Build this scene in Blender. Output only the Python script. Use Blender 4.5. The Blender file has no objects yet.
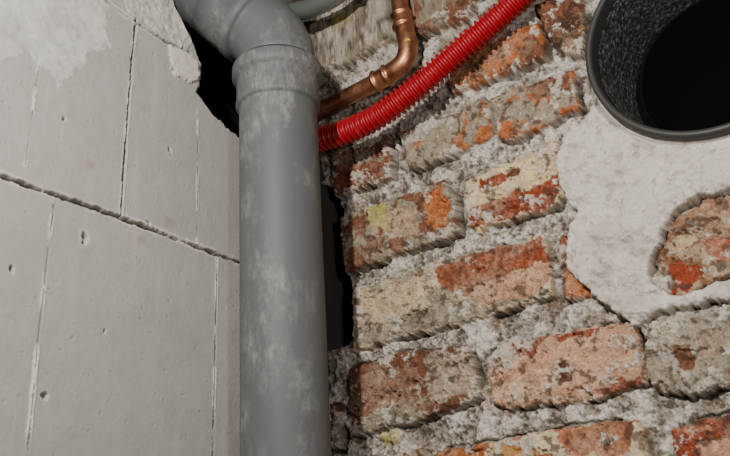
import bpy, math, numpy as np
from mathutils import Vector, Matrix

# ------------------------------------------------------------------ camera
F=790.0; PITCH=math.radians(22.5); ROLL=math.radians(3.0)
CAM=np.array([0,0,1.5])
fw=np.array([0,math.cos(PITCH),math.sin(PITCH)])
r0=np.array([1.,0,0]); u0=np.array([0,-math.sin(PITCH),math.cos(PITCH)])
rt=math.cos(ROLL)*r0-math.sin(ROLL)*u0
up=math.cos(ROLL)*u0+math.sin(ROLL)*r0
def ray(px,py): return rt*(px-365)/F+up*(228-py)/F+fw
def project(P):
    d=np.asarray(P)-CAM
    z=d@fw
    z=np.where(z<0.05,0.05,z)
    return 365+F*(d@rt)/z, 228-F*(d@up)/z
cd=bpy.data.cameras.new('camera'); cam=bpy.data.objects.new('camera',cd)
bpy.context.scene.collection.objects.link(cam); bpy.context.scene.camera=cam
cd.sensor_width=36; cd.lens=F/730*36; cd.clip_start=0.01
M=Matrix(((rt[0],up[0],-fw[0],CAM[0]),(rt[1],up[1],-fw[1],CAM[1]),(rt[2],up[2],-fw[2],CAM[2]),(0,0,0,1)))
cam.matrix_world=M

# ------------------------------------------------------------------ room frame
AZ=math.radians(36.5)
dL=np.array([math.sin(AZ),math.cos(AZ),0])      # left wall, running away to the corner
dR=np.array([math.cos(AZ),-math.sin(AZ),0])     # right wall, running from the corner to the viewer
nR=-dL; nL=dR
def at_hdist(px,py,D):
    d=ray(px,py); return CAM+d*D/math.hypot(d[0],d[1])
C=at_hdist(322,300,1.2); C[2]=0
def hit(px,py,n,off=0.0):
    d=ray(px,py); t=((C+n*off-CAM)@n)/(d@n); return CAM+d*t
def uvR(px,py,off=0.0):
    P=hit(px,py,nR,off)-C; return (P@dR,P[2])
def uvL(px,py,off=0.0):
    P=hit(px,py,nL,off)-C; return (P@(-dL),P[2])

# ------------------------------------------------------------------ noise
rngs={}
def lat(seed):
    if seed not in rngs: rngs[seed]=np.random.default_rng(seed).random((256,256))
    return rngs[seed]
def vnoise(u,v,seed):
    L=lat(seed); iu=np.floor(u).astype(int); iv=np.floor(v).astype(int)
    a=u-iu; b=v-iv; a=a*a*(3-2*a); b=b*b*(3-2*b)
    i0=iu%256;i1=(iu+1)%256;j0=iv%256;j1=(iv+1)%256
    return (L[i0,j0]*(1-a)+L[i1,j0]*a)*(1-b)+(L[i0,j1]*(1-a)+L[i1,j1]*a)*b
def fbm(u,v,size,seed,octv=4,gain=0.5):
    s=0;amp=1;tot=0;f=1/size
    for o in range(octv):
        c,sn=math.cos(o*0.9+.3),math.sin(o*0.9+.3)
        s=s+amp*vnoise((u*c-v*sn)*f+17.3*o,(u*sn+v*c)*f+5.1*o,seed+o); tot+=amp; amp*=gain; f*=2.03
    return s/tot*2-1
def sstep(a,b,x):
    t=np.clip((x-a)/(b-a),0,1); return t*t*(3-2*t)
def sdf(poly,U,V):
    poly=np.array(poly); n=len(poly); d=np.full(U.shape,1e9); ins=np.zeros(U.shape,bool)
    for i in range(n):
        a=poly[i];b=poly[(i+1)%n];e=b-a
        wu=U-a[0];wv=V-a[1]
        t=np.clip((wu*e[0]+wv*e[1])/(e@e+1e-12),0,1)
        d=np.minimum(d,(wu-e[0]*t)**2+(wv-e[1]*t)**2)
        if abs(e[1])>1e-12:
            c=((a[1]>V)!=(b[1]>V))&(U<(b[0]-a[0])*(V-a[1])/(b[1]-a[1])+a[0])
            ins^=c
    d=np.sqrt(d); return np.where(ins,d,-d)
def pdist(pl,U,V):
    d=np.full(U.shape,1e9)
    for i in range(len(pl)-1):
        a=np.array(pl[i]);b=np.array(pl[i+1]);e=b-a
        wu=U-a[0];wv=V-a[1]
        t=np.clip((wu*e[0]+wv*e[1])/(e@e+1e-12),0,1)
        d=np.minimum(d,(wu-e[0]*t)**2+(wv-e[1]*t)**2)
    return np.sqrt(d)
def lin(c):
    c=np.array(c,float)/255; return np.where(c<=.04045,c/12.92,((c+.055)/1.055)**2.4)

# ------------------------------------------------------------------ materials
def mat(name,rough=.9,metal=0.0,color=(.5,.5,.5)):
    m=bpy.data.materials.new(name); m.use_nodes=True
    b=m.node_tree.nodes['Principled BSDF']; b.inputs['Roughness'].default_value=rough
    b.inputs['Metallic'].default_value=metal; b.inputs['Base Color'].default_value=(*color,1)
    return m,m.node_tree,b
def N(nt,t,**k):
    n=nt.nodes.new(t)
    for a,v in k.items(): setattr(n,a,v)
    return n
def noise_node(nt,scale,detail=6,rough=.6,stretch=None):
    tc=N(nt,'ShaderNodeTexCoord'); n=N(nt,'ShaderNodeTexNoise')
    n.inputs['Scale'].default_value=scale; n.inputs['Detail'].default_value=detail; n.inputs['Roughness'].default_value=rough
    if stretch:
        mp=N(nt,'ShaderNodeMapping'); mp.inputs['Scale'].default_value=stretch
        nt.links.new(tc.outputs['Object'],mp.inputs[0]); nt.links.new(mp.outputs[0],n.inputs['Vector'])
    else: nt.links.new(tc.outputs['Object'],n.inputs['Vector'])
    return n
def ramp(nt,src,stops):
    r=N(nt,'ShaderNodeValToRGB'); e=r.color_ramp.elements
    while len(e)<len(stops): e.new(.5)
    for i,(p,c) in enumerate(stops):
        e[i].position=p; e[i].color=(*c,1) if len(c)==3 else c
    nt.links.new(src,r.inputs[0]); return r
def bump(nt,b,src,strength,dist):
    bp=N(nt,'ShaderNodeBump'); bp.inputs['Strength'].default_value=strength; bp.inputs['Distance'].default_value=dist
    nt.links.new(src,bp.inputs['Height']); nt.links.new(bp.outputs[0],b.inputs['Normal'])
def wallmat(name,fine,strength,dist,lo,hi):
    m,nt,b=mat(name,.92)
    at=N(nt,'ShaderNodeAttribute',attribute_name='Col')
    n=noise_node(nt,fine,8,.7)
    r=ramp(nt,n.outputs['Fac'],[(.3,(lo,)*3),(.7,(hi,)*3)])
    mx=N(nt,'ShaderNodeMix',data_type='RGBA',blend_type='MULTIPLY'); mx.inputs['Factor'].default_value=1
    nt.links.new(at.outputs['Color'],mx.inputs['A']); nt.links.new(r.outputs[0],mx.inputs['B'])
    nt.links.new(mx.outputs['Result'],b.inputs['Base Color'])
    bump(nt,b,n.outputs['Fac'],strength,dist)
    b.inputs['Specular IOR Level'].default_value=.2
    return m

def link(o,parent=None):
    bpy.context.scene.collection.objects.link(o)
    if parent: o.parent=parent
    return o
def grid_obj(name,us,vs,H,col,keep,origin,du,n,flip,material,parent=None):
    U,V=np.meshgrid(us,vs,indexing='ij')
    P=origin[None,None]+U[...,None]*du+V[...,None]*np.array([0,0,1.])+H[...,None]*n
    nu,nv=U.shape
    idx=np.arange(nu*nv).reshape(nu,nv)
    q=np.stack([idx[:-1,:-1],idx[1:,:-1],idx[1:,1:],idx[:-1,1:]],-1).reshape(-1,4)
    q=q[keep.reshape(-1)]
    if flip: q=q[:,::-1]
    used=np.unique(q); remap=np.zeros(nu*nv,int); remap[used]=np.arange(len(used))
    q=remap[q]; co=P.reshape(-1,3)[used]; cc=col.reshape(-1,3)[used]
    me=bpy.data.meshes.new(name)
    me.vertices.add(len(co)); me.vertices.foreach_set('co',co.astype(np.float32).ravel())
    me.loops.add(q.size); me.loops.foreach_set('vertex_index',q.astype(np.int32).ravel())
    me.polygons.add(len(q)); me.polygons.foreach_set('loop_start',np.arange(0,q.size,4,dtype=np.int32))
    try: me.polygons.foreach_set('loop_total',np.full(len(q),4,dtype=np.int32))
    except Exception: pass
    me.polygons.foreach_set('use_smooth',np.ones(len(q),bool))
    me.update(calc_edges=True)
    a=me.color_attributes.new('Col','FLOAT_COLOR','POINT')
    a.data.foreach_set('color',np.concatenate([cc,np.ones((len(cc),1))],1).astype(np.float32).ravel())
    me.materials.append(material)
    return link(bpy.data.objects.new(name,me),parent)
def axis(lo,f0,f1,hi,fine,coarse):
    return np.concatenate([np.arange(lo,f0-coarse*.5,coarse),np.arange(f0,f1,fine),np.arange(f1,hi,coarse),[hi]])

# ================================================================== RIGHT WALL (old brick)
CEIL=2.8
us=axis(-.24,-0.03,.62,1.7,.00085,.012); vs=axis(0,1.48,2.30,CEIL,.00085,.012)
U,V=np.meshgrid(us,vs,indexing='ij')
def PR(l): return [uvR(*p) for p in l]

rim=[(598,0),(584,45),(589,76),(604,104),(628,127),(654,138),(690,139),(725,128)]
pr=np.array([uvR(x,y,.02) for x,y in rim])
A_=np.c_[2*pr,np.ones(len(pr))]; sol=np.linalg.lstsq(A_,(pr**2).sum(1),rcond=None)[0]
fc=sol[:2]; fR=math.sqrt(sol[2]+fc@fc)

n_big=fbm(U,V,.06,10); n_mid=fbm(U,V,.02,20); n_sm=fbm(U,V,.007,30); n_fi=fbm(U,V,.0032,40,3,.7)
warp=.0045*fbm(U,V,.018,50)+.0025*n_sm
# mortar
ridge=1-np.abs(fbm(U,V,.016,45,4))*2
H=-.013+.008*n_mid+.0034*n_sm+.0014*n_fi+.004*ridge
mcol=lin((156,148,137)); mdark=lin((84,74,63)); mlt=lin((206,200,190)); mwarm=lin((140,112,86))
k=sstep(-.15,.35,n_mid+.6*n_sm+.5*n_fi)[...,None]
col=mcol*(1-k)+mlt*k
k=sstep(.1,.45,-n_sm*.7-.5*n_mid-.4*n_fi)[...,None]*.85; col=col*(1-k)+mdark*k
k=sstep(.15,.6,fbm(U,V,.035,60))[...,None]*.4; col=col*(1-k)+mwarm*k
col=col*(1+.4*n_fi)[...,None]

def crop(poly,m=.02):
    p=np.array(poly); a=np.searchsorted(us,p[:,0].min()-m); b=np.searchsorted(us,p[:,0].max()+m)
    c=np.searchsorted(vs,p[:,1].min()-m); d=np.searchsorted(vs,p[:,1].max()+m)
    return slice(a,b),slice(c,d)

RED=(142,66,40);ORG=(172,100,56);BRN=(118,76,56);CRM=(206,186,154);PNK=(190,146,118);GRY=(150,138,120);DRK=(80,54,43);WHT=(178,171,158)
bricks=[ # polygon, base, second, threshold, blobs
 ([(392,-8),(468,-30),(478,-2),(466,20),(420,34),(400,30)],(132,120,104),BRN,-.15,[]),
 ([(300,30),(385,-8),(392,40),(318,78)],WHT,(138,126,110),.0,[]),
 ([(448,52),(540,22),(548,55),(515,72),(452,95)],ORG,BRN,.1,[]),
 ([(536,5),(580,-15),(588,30),(584,58),(558,52),(545,30)],BRN,DRK,.0,[]),
 ([(490,98),(565,70),(574,72),(578,108),(518,140),(498,138)],ORG,GRY,.1,[([(520,78),(565,72),(573,95),(540,100)],BRN)]),
 ([(398,132),(480,97),(489,108),(492,132),(480,142),(408,172)],GRY,(164,104,66),.25,[([(474,128),(492,122),(490,142),(478,146)],ORG),([(402,135),(450,112),(446,122),(405,150)],WHT)]),
 ([(330,152),(384,134),(392,150),(392,178),(335,198)],BRN,GRY,.2,[([(340,165),(385,160),(385,176),(340,190)],(124,66,48))]),
 ([(464,182),(555,140),(562,142),(568,180),(560,204),(475,232),(468,222)],CRM,(216,192,148),.2,[([(472,208),(520,192),(545,188),(562,168),(566,186),(550,205),(500,222),(470,230)],RED),([(478,180),(520,172),(500,186),(482,192)],RED),([(478,168),(490,166),(486,176),(476,178)],BRN)]),
 ([(340,217),(445,180),(456,195),(459,234),(346,274)],GRY,BRN,.05,[([(424,205),(440,185),(450,200),(452,216),(458,234),(432,240)],ORG),([(380,215),(420,205),(420,235),(385,240)],(176,150,124))]),
 ([(352,288),(470,252),(545,234),(548,245),(553,296),(470,320),(353,352)],CRM,GRY,.1,[([(436,268),(470,256),(543,238),(548,270),(500,285),(470,300),(440,290)],(142,84,60)),([(500,262),(548,245),(550,270),(520,280)],RED),([(356,332),(440,305),(548,280),(551,296),(470,318),(356,350)],GRY),([(470,285),(548,262),(550,290),(480,308)],PNK),([(360,296),(430,275),(400,315),(362,325)],(198,176,146))]),
 ([(557,236),(572,228),(580,262),(596,285),(594,298),(564,302)],ORG,RED,.0,[]),
 ([(348,366),(400,352),(465,345),(474,362),(478,398),(430,418),(350,438)],GRY,BRN,.0,[([(360,375),(420,362),(425,395),(365,410)],(144,108,88)),([(425,360),(470,352),(474,392),(430,405)],(172,152,134))]),
 ([(487,352),(500,342),(565,330),(632,318),(640,330),(648,384),(580,402),(500,409),(490,402)],PNK,(208,168,142),.0,[([(512,342),(548,332),(540,352),(518,362)],(134,78,56)),([(552,334),(625,320),(612,330),(560,340)],RED),([(556,358),(566,360),(570,380),(560,386),(553,372)],(90,52,40)),([(580,392),(640,378),(646,386),(590,400)],(152,90,66))]),
 ([(640,322),(662,312),(735,302),(790,292),(792,372),(735,384),(690,398),(655,390),(646,376)],(172,165,153),GRY,-.1,[([(675,350),(688,348),(694,366),(680,372)],BRN),([(700,330),(724,326),(720,350),(705,355)],(150,130,112))]),
 ([(668,428),(735,412),(790,402),(790,470),(690,490),(674,476)],(146,68,44),BRN,.1,[([(684,425),(720,418),(712,432),(688,438)],(178,114,84)),([(700,445),(735,438),(735,456),(705,460)],PNK)]),
 ([(436,452),(540,430),(640,418),(648,440),(650,490),(440,520)],CRM,ORG,.0,[([(440,450),(480,440),(500,470),(450,480)],ORG),([(500,440),(530,434),(530,456),(505,460)],(186,130,64)),([(560,428),(632,420),(636,450),(570,458)],(166,108,78))]),
 ([(345,462),(425,446),(430,500),(348,520)],BRN,GRY,.1,[]),
 ([(330,452),(340,450),(340,400),(331,402)],BRN,GRY,.1,[]),
]
plaster=[(563,150),(568,134),(590,122),(604,100),(600,60),(640,-60),(740,-60),(860,-60),(900,100),(880,280),(735,302),(700,308),(662,313),(642,328),(636,328),(618,314),(598,300),(580,284),(568,262),(575,240),(579,215),(568,196),(563,178),(560,168)]
pl_hole=[(740,192),(702,199),(682,212),(668,228),(664,245),(655,258),(652,278),(660,290),(674,298),(690,297),(705,289),(740,279),(800,262),(800,186)]
ph_blobs=[([(700,205),(740,198),(740,222),(706,215)],(165,130,105)),([(702,245),(716,236),(740,238),(740,262),(716,262)],(160,80,48)),([(668,265),(688,258),(702,272),(690,294),(672,292)],(150,68,44)),([(672,236),(700,220),(704,240),(680,250)],(188,160,126))]
slot=[(300,180),(334,186),(337,205),(342,240),(343,268),(352,296),(355,326),(346,340),(330,348),(300,350)]

def paint_blobs(blobs,base_mask):
    global col,H
    for bp,bc in blobs:
        q=PR(bp); s=crop(q); sd=sdf(q,U[s],V[s])+.010*fbm(U[s],V[s],.016,70)+.0035*n_fi[s]
        t=sstep(-.0006,.0006,sd)*base_mask[s]
        c=lin(bc)*(1+.5*n_sm[s]+.4*n_fi[s])[...,None]
        col[s]=col[s]*(1-t[...,None])+c*t[...,None]
        H[s]-=.0026*t
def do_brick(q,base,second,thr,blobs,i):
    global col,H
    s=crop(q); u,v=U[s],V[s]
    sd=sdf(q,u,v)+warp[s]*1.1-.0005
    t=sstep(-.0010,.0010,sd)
    rs=np.random.default_rng(i+500); o=rs.random(2)*9
    f=fbm(u+o[0],v+o[1],.028,80)+.35*fbm(u+o[1],v+o[0],.006,90)
    kk=sstep(thr-.03,thr+.03,f)
    g=fbm(u+o[1],v,.012,95)
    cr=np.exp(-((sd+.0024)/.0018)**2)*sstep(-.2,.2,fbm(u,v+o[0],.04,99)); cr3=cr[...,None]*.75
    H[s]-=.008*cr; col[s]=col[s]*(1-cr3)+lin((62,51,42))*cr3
    c=lin(base)*(1-kk[...,None])+lin(second)*kk[...,None]
    c=c*(1+.45*g+.45*n_fi[s])[...,None]
    hb=.005+rs.uniform(-.002,.003)+.0022*g+.0014*n_fi[s]-.0016*kk-.007*np.exp(-np.maximum(sd,0)/.003)
    hb-=.006*sstep(.36,.46,fbm(u+o[1],v-o[0],.02,97))     # spalled spots
    H[s]=H[s]*(1-t)+hb*t
    col[s]=col[s]*(1-t[...,None])+c*t[...,None]
    if blobs:
        m=np.zeros(U.shape); m[s]=t; paint_blobs(blobs,m)
    dz=np.clip(.10+.4*fbm(u,v+o[0],.035,105)+.25*n_sm[s]+.2*n_fi[s],0,.55)[...,None]*t[...,None]   # lime dust bloom
    col[s]=col[s]*(1-dz)+lin((188,172,148))*dz
    e=fbm(u+o[0]*2,v,.022,110)+.35*n_sm[s]+.4*n_fi[s]-sd*11
    w=sstep(.10,.25,e)*.85*t                                # mortar smears
    col[s]=col[s]*(1-w[...,None])+lin((194,187,174))*(1+.4*n_fi[s]+.2*n_sm[s])[...,None]*w[...,None]; H[s]+=.0018*w
    p=(sstep(.32,.55,fbm(u,v+o[0],.010,120)*1.3+.4*n_fi[s])*.75*t)[...,None]   # grime
    col[s]=col[s]*(1-p)+lin((72,54,43))*p
# courses beyond the part in view
rs=np.random.default_rng(3); j=0
for r in range(0,34):
    v0=.02+r*.083; off=(r%2)*.13
    u_=-.26+off
    while u_<1.7:
        a,b=max(u_,0.004),min(u_+.245,1.69)
        if b-a>.03:
            P=C+dR*((a+b)/2)+np.array([0,0,v0+.034]); x,y=project(P)
            zc=(P-CAM)@fw
            cs=[project(C+dR*aa+np.array([0,0,vv])) for aa in (a,b) for vv in (v0,v0+.068)]
            vis=any(-5<cx<735 and -5<cy<461 for cx,cy in cs) and zc>.1
            if not vis:
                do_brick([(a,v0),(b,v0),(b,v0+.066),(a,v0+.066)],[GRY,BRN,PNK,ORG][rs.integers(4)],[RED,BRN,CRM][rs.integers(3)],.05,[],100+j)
        j+=1; u_+=.26
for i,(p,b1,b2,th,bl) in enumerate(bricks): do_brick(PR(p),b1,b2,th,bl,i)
# yellow-green mortar residue
for p in ([(330,10),(350,6),(352,22),(334,28)],[(368,205),(388,202),(390,228),(372,232)],[(374,432),(396,428),(396,444),(378,448)]):
    q=PR(p); s=crop(q); sd=sdf(q,U[s],V[s])+.008*n_mid[s]+.007*n_sm[s]+.003*n_fi[s]; t=sstep(-.001,.005,sd)[...,None]*.65
    col[s]=col[s]*(1-t)+lin((186,180,100))*t*(1+.4*n_fi[s])[...,None]
# plaster coat
q=PR(plaster); s=crop(q,.03); u,v=U[s],V[s]
sd=sdf(q,u,v); sh=-sdf(PR(pl_hole),u,v)
sdp=np.minimum(sd,sh)+.005*fbm(u,v,.02,130)+.003*n_sm[s]
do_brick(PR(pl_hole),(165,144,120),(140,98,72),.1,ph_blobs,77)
t=sstep(-.0008,.0010,sdp)
pc=lin((212,205,195))*(1+.12*fbm(u,v,.03,140)+.14*n_sm[s]+.14*n_fi[s])[...,None]
k=(sstep(.05,.5,fbm(u,v,.05,145))*.4)[...,None]; pc=pc*(1-k)+lin((170,159,146))*k
k=(sstep(.3,.5,fbm(u,v,.009,147)+.3*n_fi[s])*.5)[...,None]; pc=pc*(1-k)+lin((150,140,128))*k
hp=.018+.008*fbm(u,v,.06,150)+.0065*fbm(u,v,.018,155)+.0022*n_sm[s]+.0009*n_fi[s]-.006*np.exp(-np.maximum(sdp,0)/.002)
hp-=.002*sstep(.3,.5,fbm(u,v,.009,147)+.3*n_fi[s])
H[s]=H[s]*(1-t)+hp*t; col[s]=col[s]*(1-t[...,None])+pc*t[...,None]
plm=np.zeros(U.shape); plm[s]=t
# slot at the corner
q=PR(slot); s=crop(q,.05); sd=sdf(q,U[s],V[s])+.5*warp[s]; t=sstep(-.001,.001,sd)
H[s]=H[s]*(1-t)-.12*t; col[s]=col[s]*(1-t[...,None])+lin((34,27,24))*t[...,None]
col=np.clip(col,0.004,.95)
rad=np.hypot(U-fc[0],V-fc[1])
t=sstep(fR+.010,fR+.001,rad); H=np.where(rad<fR+.012,H*(1-t)+.004*t,H)
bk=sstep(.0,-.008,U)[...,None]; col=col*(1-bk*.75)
keep=~((rad[:-1,:-1]<fR-.003)&(rad[1:,1:]<fR-.003))
ispl=(plm[:-1,:-1]>.5)
m_brick=wallmat('old_brick_and_mortar',380,.8,.0014,.62,1.26)
m_plast=wallmat('lime_plaster',380,.6,.0012,.82,1.1)
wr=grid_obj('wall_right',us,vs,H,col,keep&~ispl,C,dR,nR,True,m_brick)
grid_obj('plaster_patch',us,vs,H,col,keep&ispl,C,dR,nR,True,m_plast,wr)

# ================================================================== LEFT WALL (aerated concrete blocks)
us2=axis(-.15,-.01,.62,1.8,.0013,.012); vs2=axis(0,1.38,2.36,CEIL,.0013,.012)
U2,V2=np.meshgrid(us2,vs2,indexing='ij')
def PL(l): return [uvL(*p) for p in l]
a_mid=fbm(U2,V2,.02,210); a_sm=fbm(U2,V2,.006,220); a_fi=fbm(U2,V2,.0028,230,3); a_big=fbm(U2,V2,.12,240)
H2=.0004*a_mid+.0002*a_sm
c2=lin((168,165,161))*(1+.10*a_big+.07*a_mid+.04*a_fi)[...,None]
p=sstep(.5,.64,a_sm*.6+a_fi*.7); H2-=.0009*p; c2=c2*(1-.22*p[...,None])
sm=sstep(.3,.6,fbm(U2*4,V2*.5,.05,250)); c2=c2*(1+.07*sm[...,None])
q=PL([(-60,-60),(112,-60),(112,10),(108,40),(88,52),(70,72),(58,88),(40,66),(24,52),(6,62),(-60,70)])
sd=sdf(q,U2,V2)+.020*fbm(U2,V2,.03,260)+.006*a_sm+.003*a_fi
t=np.clip(sstep(-.002,.006,sd)*(.5+.45*a_mid+.3*a_sm),0,1); c2=c2*(1-t[...,None])+lin((218,215,210))*t[...,None]; H2+=.001*t
q=PL([(168,46),(186,52),(198,66),(200,78),(192,86),(180,78),(170,66)])
sd=sdf(q,U2,V2)+.009*a_mid+.006*a_sm; t=sstep(-.001,.001,sd)
c2=c2*(1-t[...,None])+lin((210,204,194))*(1+.2*a_sm)[...,None]*t[...,None]; H2+=.003*t
q=PL([(112,-40),(170,-40),(180,10),(193,40),(188,50),(165,38),(128,12)])
sd=sdf(q,U2,V2)+.003*a_mid; t=sstep(-.001,.001,sd)
c2=c2*(1-t[...,None])+lin((190,186,179))*(1+.35*a_sm*t)[...,None]*t[...,None]; H2+=(.003*a_mid+.0015*a_sm+.001)*t
def joint(pl,w,depth,dark,edge,ew,seed,wob=.0022):
    global H2,c2
    d=pdist(PL(pl),U2,V2)+wob*fbm(U2,V2,.012,seed)+.0006*a_fi
    te=sstep(w+ew,w+ew*.4,d)*sstep(-.35,.25,fbm(U2,V2,.03,seed+5))
    c2=c2*(1-.75*te[...,None])+lin(edge)*.75*te[...,None]; H2+=.0012*te
    ww=w*(1+.8*fbm(U2,V2,.02,seed+9))
    t=sstep(ww,ww*.4,d)
    H2-=depth*t; c2=c2*(1-t[...,None])+lin(dark)*t[...,None]  # dark crack colour: joint dirt plus painted shade the grid cannot resolve
joint([(-120,126),(0,176),(40,190),(100,210),(150,229),(200,248),(260,270)],.0028,.014,(44,38,34),(210,204,196),.0055,300)
joint([(80,-30),(106,0),(126,16),(165,41),(190,54)],.0024,.010,(50,44,40),(204,198,192),.003,310)
joint([(136,20),(131,75),(126,140),(121,216)],.0021,.010,(50,46,42),(194,191,187),.002,320,.0012)
joint([(54,204),(46,270),(37,350),(27,456),(18,560)],.0008,.001,(110,108,104),(240,238,232),.0030,330,.0008)
joint([(217,254),(216,330),(214,400),(213,456),(212,560)],.0008,.002,(90,88,84),(240,237,230),.0026,340,.0007)
joint([(198,100),(198,160),(197,243)],.0006,.001,(120,118,114),(236,233,226),.0020,350,.0006)
joint([(39,66),(33,110),(25,166)],.0006,.0008,(130,128,124),(228,225,218),.0020,360,.0007)
for hv in (.35,.6,.85,1.1,2.55):
    t=sstep(.003,.001,np.abs(V2-hv)+.001*a_mid); H2-=.006*t; c2=c2*(1-t[...,None])+lin((60,56,50))*t[...,None]
for cx,cy,r in ((85,237,.0065),(45,396,.004),(148,222,.003),(12,268,.003),(64,120,.002),(170,150,.002),(105,330,.002)):
    a,b=uvL(cx,cy); d=np.hypot((U2-a),(V2-b)*.8)+.005*fbm(U2,V2,.006,400)
    t=sstep(r,r*.5,d); H2-=.006*t; te=sstep(r*1.6,r,d)-t
    c2=c2*(1-.35*t[...,None]); c2=c2*(1+.3*np.clip(te,0,1)[...,None])
for cx,cy,r in ((90,165,.008),(170,222,.006),(140,240,.006)):
    a,b=uvL(cx,cy); t=sstep(r*1.5,0,np.hypot(U2-a,V2-b)+.01*a_mid)[...,None]*.3; c2=c2*(1-t)+lin((140,100,64))*t
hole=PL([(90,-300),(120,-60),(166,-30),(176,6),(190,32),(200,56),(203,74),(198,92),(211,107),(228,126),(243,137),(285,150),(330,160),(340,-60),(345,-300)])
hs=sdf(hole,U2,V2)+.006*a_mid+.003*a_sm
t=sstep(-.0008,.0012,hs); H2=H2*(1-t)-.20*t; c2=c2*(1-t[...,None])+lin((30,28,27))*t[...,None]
te=sstep(-.006,-.001,hs)*(1-t); c2=c2*(1+.15*te[...,None]); H2-=.003*sstep(-.006,0,hs)*(1-t)
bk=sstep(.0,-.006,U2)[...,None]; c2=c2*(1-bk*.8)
c2=np.clip(c2,.004,.95)
m_block=wallmat('aerated_concrete',520,.3,.0007,.9,1.07)
keep=np.ones((len(us2)-1,len(vs2)-1),bool)
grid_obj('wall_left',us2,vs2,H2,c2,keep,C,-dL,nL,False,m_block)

# ================================================================== sweep helpers
def sweep(name,path,radii,mat_,parent=None,n=56,cap=True):
    P=np.array(path,float); R=np.array(radii,float); T=np.gradient(P,axis=0)
    for i in range(len(P)):
        a=max(0,i-1); b=min(len(P)-1,i+1); 
        while np.linalg.norm(P[b]-P[a])<1e-7 and (a>0 or b<len(P)-1): a=max(0,a-1); b=min(len(P)-1,b+1)
        T[i]=(P[b]-P[a])/np.linalg.norm(P[b]-P[a])
    return skin(name,P,R,T,mat_,parent,n,cap)
def lathe(name,o,d,prof,mat_,parent=None,n=96,cap=False):
    d=d/np.linalg.norm(d); P=np.array([o+d*s for s,_ in prof]); R=np.array([r for _,r in prof])
    return skin(name,P,R,np.tile(d,(len(P),1)),mat_,parent,n,cap)
def skin(name,P,R,T,mat_,parent,n,cap):
    ref=np.array([1.,0,0]) if abs(T[0][0])<.8 else np.array([0,1.,0])
    x=np.cross(T[0],ref); x/=np.linalg.norm(x); vv=[]; 
    for i in range(len(P)):
        x=x-T[i]*(x@T[i]); x/=np.linalg.norm(x); y=np.cross(T[i],x)
        for k in range(n):
            a=2*math.pi*k/n; vv.append(P[i]+R[i]*(math.cos(a)*x+math.sin(a)*y))
    fs=[(i*n+k,i*n+(k+1)%n,(i+1)*n+(k+1)%n,(i+1)*n+k) for i in range(len(P)-1) for k in range(n)]
    if cap: fs+= [tuple(range(n))[::-1],tuple((len(P)-1)*n+k for k in range(n))]
    me=bpy.data.meshes.new(name); me.from_pydata([tuple(p) for p in vv],[],fs); me.update()
    for pl in me.polygons: pl.use_smooth=len(pl.vertices)==4
    me.materials.append(mat_); return link(bpy.data.objects.new(name,me),parent)
def catmull(pts,step=.004):
    pts=[np.array(p) for p in pts]; pts=[2*pts[0]-pts[1]]+pts+[2*pts[-1]-pts[-2]]; out=[]
    for i in range(1,len(pts)-2):
        a,b,c,d=pts[i-1:i+3]; n=max(2,int(np.linalg.norm(c-b)/step))
        for k in range(n):
            t=k/n; out.append(.5*((2*b)+(c-a)*t+(2*a-5*b+4*c-d)*t*t+(3*b-a-3*c+d)*t**3))
    out.append(pts[-2]); out=np.array(out)
    s=np.r_[0,np.cumsum(np.linalg.norm(np.diff(out,axis=0),axis=1))]
    ss=np.arange(0,s[-1],step); return np.stack([np.interp(ss,s,out[:,k]) for k in range(3)],1),ss
def empty(name,loc):
    e=bpy.data.objects.new(name,None); e.empty_display_size=.05; link(e); return e

# ================================================================== DRAIN PIPE
m_pvc,nt,b=mat('grey_pvc_dusty',.5)
n1=noise_node(nt,13,8,.7,(1,1,.6)); r1=ramp(nt,n1.outputs['Fac'],[(.48,(0,0,0)),(.66,(1,1,1))])
n2=noise_node(nt,110,6,.8,(1,1,.4)); r2=ramp(nt,n2.outputs['Fac'],[(.42,(.08,.08,.08)),(.60,(1,1,1))])
mm=N(nt,'ShaderNodeMath',operation='MULTIPLY'); nt.links.new(r1.outputs[0],mm.inputs[0]); nt.links.new(r2.outputs[0],mm.inputs[1])
mx=N(nt,'ShaderNodeMix',data_type='RGBA'); nt.links.new(mm.outputs[0],mx.inputs['Factor'])
mx.inputs['A'].default_value=(*lin((90,93,95)),1); mx.inputs['B'].default_value=(*lin((144,142,138)),1)
nt.links.new(mx.outputs['Result'],b.inputs['Base Color'])
rr=ramp(nt,mm.outputs[0],[(0,(.55,)*3),(1,(.95,)*3)]); nt.links.new(rr.outputs[0],b.inputs['Roughness'])
b.inputs['Specular IOR Level'].default_value=.38
m_gask,_,_=mat('black_rubber_gasket',.6,0,(.02,.02,.02))
Pb=at_hdist(286,456,1.0); Pt=at_hdist(277.5,75,.985); ax=(Pt-Pb)/np.linalg.norm(Pt-Pb)
tt=np.linspace(-.2,1.3,800)*np.linalg.norm(Pt-Pb); pts=Pb+tt[:,None]*ax; _,yy=project(pts)
def axy(y): return np.interp(y,yy[::-1],tt[::-1])
def AP(t): return Pb+ax*t
dp=empty('drain_pipe',Pb)
R=.0555
tfloor=-(Pb[2])/ax[2]
t0=axy(110); t1=axy(80)
prof=[(tfloor,R),(t0-.3,R),(t0-.02,R),(t0-.004,R),(t0-.0005,R+.0006),(t0,R+.003),(t0+.003,R+.0048),(t0+.007,R+.005),(t0+.010,R+.0038),
 (t1-.009,R+.0036),(t1-.006,R+.0040),(t1-.003,R+.0090),(t1,R+.0102),(t1+.013,R+.0102),(t1+.0165,R+.009),(t1+.018,R+.006),(t1+.018,R-.001)]
lathe('pipe_and_socket',Pb,ax,prof,m_pvc,dp,96)
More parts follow.
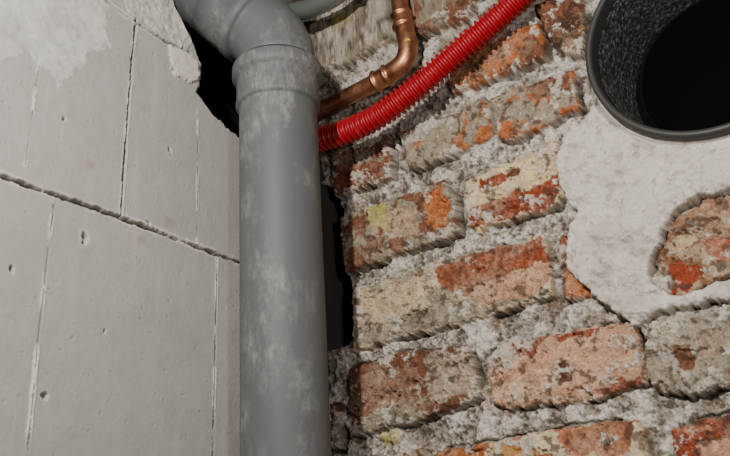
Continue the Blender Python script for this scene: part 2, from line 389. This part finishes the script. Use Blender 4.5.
lathe('gasket',Pb,ax,[(t1+.0175,R-.001),(t1+.0175,R+.0045),(t1+.0215,R+.004),(t1+.0215,R-.001)],m_gask,dp,96)
te0=t1+.026; path=[AP(t1-.03),AP(te0-.004)]; rad_=[R-.001,R-.001]
hd=np.array([-.99,.05,0]); hd/=np.linalg.norm(hd)
Rb=.085; ctr=AP(te0)+hd*Rb
na=16; ang=math.radians(48)
for i in range(na+1):
    a=ang*i/na; path.append(ctr-hd*Rb*math.cos(a)+ax*Rb*math.sin(a)); rad_.append(R+.001)
dend=hd*math.sin(ang)+ax*math.cos(ang); e=path[-1]
for s_,r_ in ((.004,R+.001),(.006,R+.004),(.009,R+.007),(.022,R+.007),(.025,R+.0035),(.05,R+.003),(.075,R+.003)):
    path.append(e+dend*s_); rad_.append(r_)
sweep('elbow',path,rad_,m_pvc,dp,96)
sweep('branch_pipe',[e+dend*.07,e+dend*.2],[R-.001]*2,m_pvc,dp,72)

# ================================================================== RED CONDUIT
m_red,nt,b=mat('red_corrugated_plastic',.38)
n=noise_node(nt,45,6,.7); r=ramp(nt,n.outputs['Fac'],[(.52,tuple(lin((158,10,28)))),(.68,tuple(lin((172,40,48)))),(.85,tuple(lin((190,120,112))))])
nt.links.new(r.outputs[0],b.inputs['Base Color'])
pp=[hit(x,y,nR,o) for x,y,o in ((318,140,.075),(345,132,.068),(380,115,.06),(420,85,.052),(455,55,.045),(490,25,.04),(525,-7,.036),(560,-42,.034))]
first=pp[0]; away=C+nR*.08; away[2]=first[2]-.006
pts=[away+dR*.004]+pp+[pp[-1]+np.array([0,0,.06])+dR*.04, pp[-1]+np.array([0,0,.2])+dR*.07,np.array([*(pp[-1]+dR*.07)[:2],CEIL])]
path,ss=catmull(pts,.0010)
cs=np.cos(2*math.pi*ss/.0090)
sweep('corrugated_conduit',path,.0175+.0027*np.sign(cs)*np.abs(cs)**.5,m_red,None,32)

# ================================================================== COPPER PIPE
m_cu,nt,b=mat('copper',.3,.95)
n=noise_node(nt,30,6,.7); r=ramp(nt,n.outputs['Fac'],[(.35,tuple(lin((160,100,72)))),(.7,tuple(lin((214,158,120))))])
nt.links.new(r.outputs[0],b.inputs['Base Color'])
r=ramp(nt,n.outputs['Fac'],[(.3,(.28,)*3),(.7,(.55,)*3)]); nt.links.new(r.outputs[0],b.inputs['Roughness'])
cp=empty('copper_pipe',C)
o=.03
q=[hit(x,y,nR,o) for x,y in ((396,-30),(399,0),(404,28),(408,46),(404,62),(391,73),(372,84),(345,98),(318,112))]
top=q[0].copy(); top[2]=CEIL
path,ss=catmull([top]+q+[C+nR*o+np.array([0,0,q[-1][2]-.012])+dR*.002],.0015)
sweep('tube',path,np.full(len(path),.0140),m_cu,cp,32)
x,y=project(path)
i0=int(np.argmin((x-402)**2+(y-14)**2)); i1=int(np.argmin((x-374)**2+(y-83)**2))
pf=path[i0:i1]; sf=np.arange(len(pf))*.0015; L=sf[-1]
rf=np.full(len(pf),.0158)
for c in (.004,.026,L-.026,L-.004): rf+=.0034*np.exp(-((sf-c)/.0030)**2)
sweep('press_elbow',pf,rf,m_cu,cp,32)
m_yel,_,_=mat('yellow_label',.5,0,tuple(lin((215,185,30))))
k=int(np.argmin((x-405)**2+(y-42)**2)); toc=CAM-path[k]; toc/=np.linalg.norm(toc)
sweep('label',[path[k]+toc*.0145,path[k]+toc*.0185],[.0050,.0048],m_yel,cp,16)

# ================================================================== GALVANISED WATER PIPE above the copper one
m_gal,nt,b=mat('galvanised_steel',.4,.6,tuple(lin((150,157,153))))
pw=[hit(x,y,nR,.06) for x,y in ((285,16),(312,8),(340,-8),(365,-40))]
pw.append(pw[-1]+np.array([0,0,.08])); pw.append(np.array([pw[-1][0],pw[-1][1],CEIL]))
path,_=catmull([C+nR*.06+dR*-.1+np.array([0,0,pw[0][2]-.02])]+pw,.003)
sweep('water_pipe',path,np.full(len(path),.0165),m_gal,None,32)

# ================================================================== FLUE
m_st,nt,b=mat('black_flue_steel',.5,.2,tuple(lin((62,61,60))))
m_soot,nt,b=mat('sooty_liner',.8)
n=noise_node(nt,170,6,.85); r=ramp(nt,n.outputs['Fac'],[(.44,tuple(lin((26,25,25)))),(.54,tuple(lin((96,93,90)))),(.64,tuple(lin((225,222,216))))])
nt.links.new(r.outputs[0],b.inputs['Base Color']); bump(nt,b,n.outputs['Fac'],1,.004)
m_blk,_,_=mat('soot_black',.95,0,(.006,.006,.006)); m_blk.node_tree.nodes['Principled BSDF'].inputs['Specular IOR Level'].default_value=.1
fl=empty('flue_pipe',C)
FC=C+dR*fc[0]+np.array([0,0,fc[1]])
lathe('outer_sleeve',FC,nR,[(-.06,fR-.001),(.014,fR-.001),(.0175,fR-.0005),(.020,fR-.002),(.021,fR-.005),(.020,fR-.0085),(.017,fR-.010),(-.125,fR-.0105)],m_st,fl,160)
lathe('liner',FC,nR,[(.000,fR-.0112),(-.02,fR-.014),(-.13,fR-.018)],m_soot,fl,160)
lathe('inner_flue',FC,nR,[(-.128,fR-.014),(-.124,fR*.82),(-.108,fR*.80),(-.104,fR*.79),(-.108,fR*.78),(-.38,fR*.77),(-.381,.001)],m_blk,fl,160)

# ================================================================== FLOOR / CEILING
m_con,nt,b=mat('concrete_floor',.9)
n=noise_node(nt,12,8,.7); r=ramp(nt,n.outputs['Fac'],[(.3,tuple(lin((110,106,100)))),(.7,tuple(lin((150,146,140))))]); nt.links.new(r.outputs[0],b.inputs['Base Color'])
m_ceil,nt,b=mat('ceiling_plaster',.9)
n=noise_node(nt,8,8,.7); r=ramp(nt,n.outputs['Fac'],[(.3,tuple(lin((120,116,110)))),(.7,tuple(lin((150,146,140))))]); nt.links.new(r.outputs[0],b.inputs['Base Color'])
def slab(name,z0,z1,m):
    a=C-dR*.4+dL*.4; b_=C+dR*1.7+dL*.4; c=C+dR*1.7-dL*1.8; d=C-dR*.4-dL*1.8
    v=[(p[0],p[1],z) for z in (z0,z1) for p in (a,b_,c,d)]
    me=bpy.data.meshes.new(name); me.from_pydata(v,[],[(0,1,2,3),(7,6,5,4),(0,4,5,1),(1,5,6,2),(2,6,7,3),(3,7,4,0)]); me.update(); me.materials.append(m)
    link(bpy.data.objects.new(name,me))
slab('floor',-.1,0,m_con); slab('ceiling',CEIL,CEIL+.1,m_ceil)

# ================================================================== LIGHT
def area(name,loc,target,size,power,colr):
    l=bpy.data.lights.new(name,'AREA'); l.size=size; l.energy=power; l.color=colr; l.shape='DISK'
    o=bpy.data.objects.new(name,l); o.location=loc
    o.rotation_euler=(Vector(target)-Vector(loc)).to_track_quat('-Z','Y').to_euler(); link(o)
area('work_lamp',(-.28,.02,2.12),(0.15,1.1,1.85),.035,12.5,(1,.95,.88))
area('room_light',(.28,-.1,1.65),(0.15,1.1,1.85),.10,3.2,(1,.96,.91))
w=bpy.data.worlds.new('world'); bpy.context.scene.world=w; w.use_nodes=True
w.node_tree.nodes['Background'].inputs[0].default_value=(.9,.92,1,1); w.node_tree.nodes['Background'].inputs[1].default_value=.02
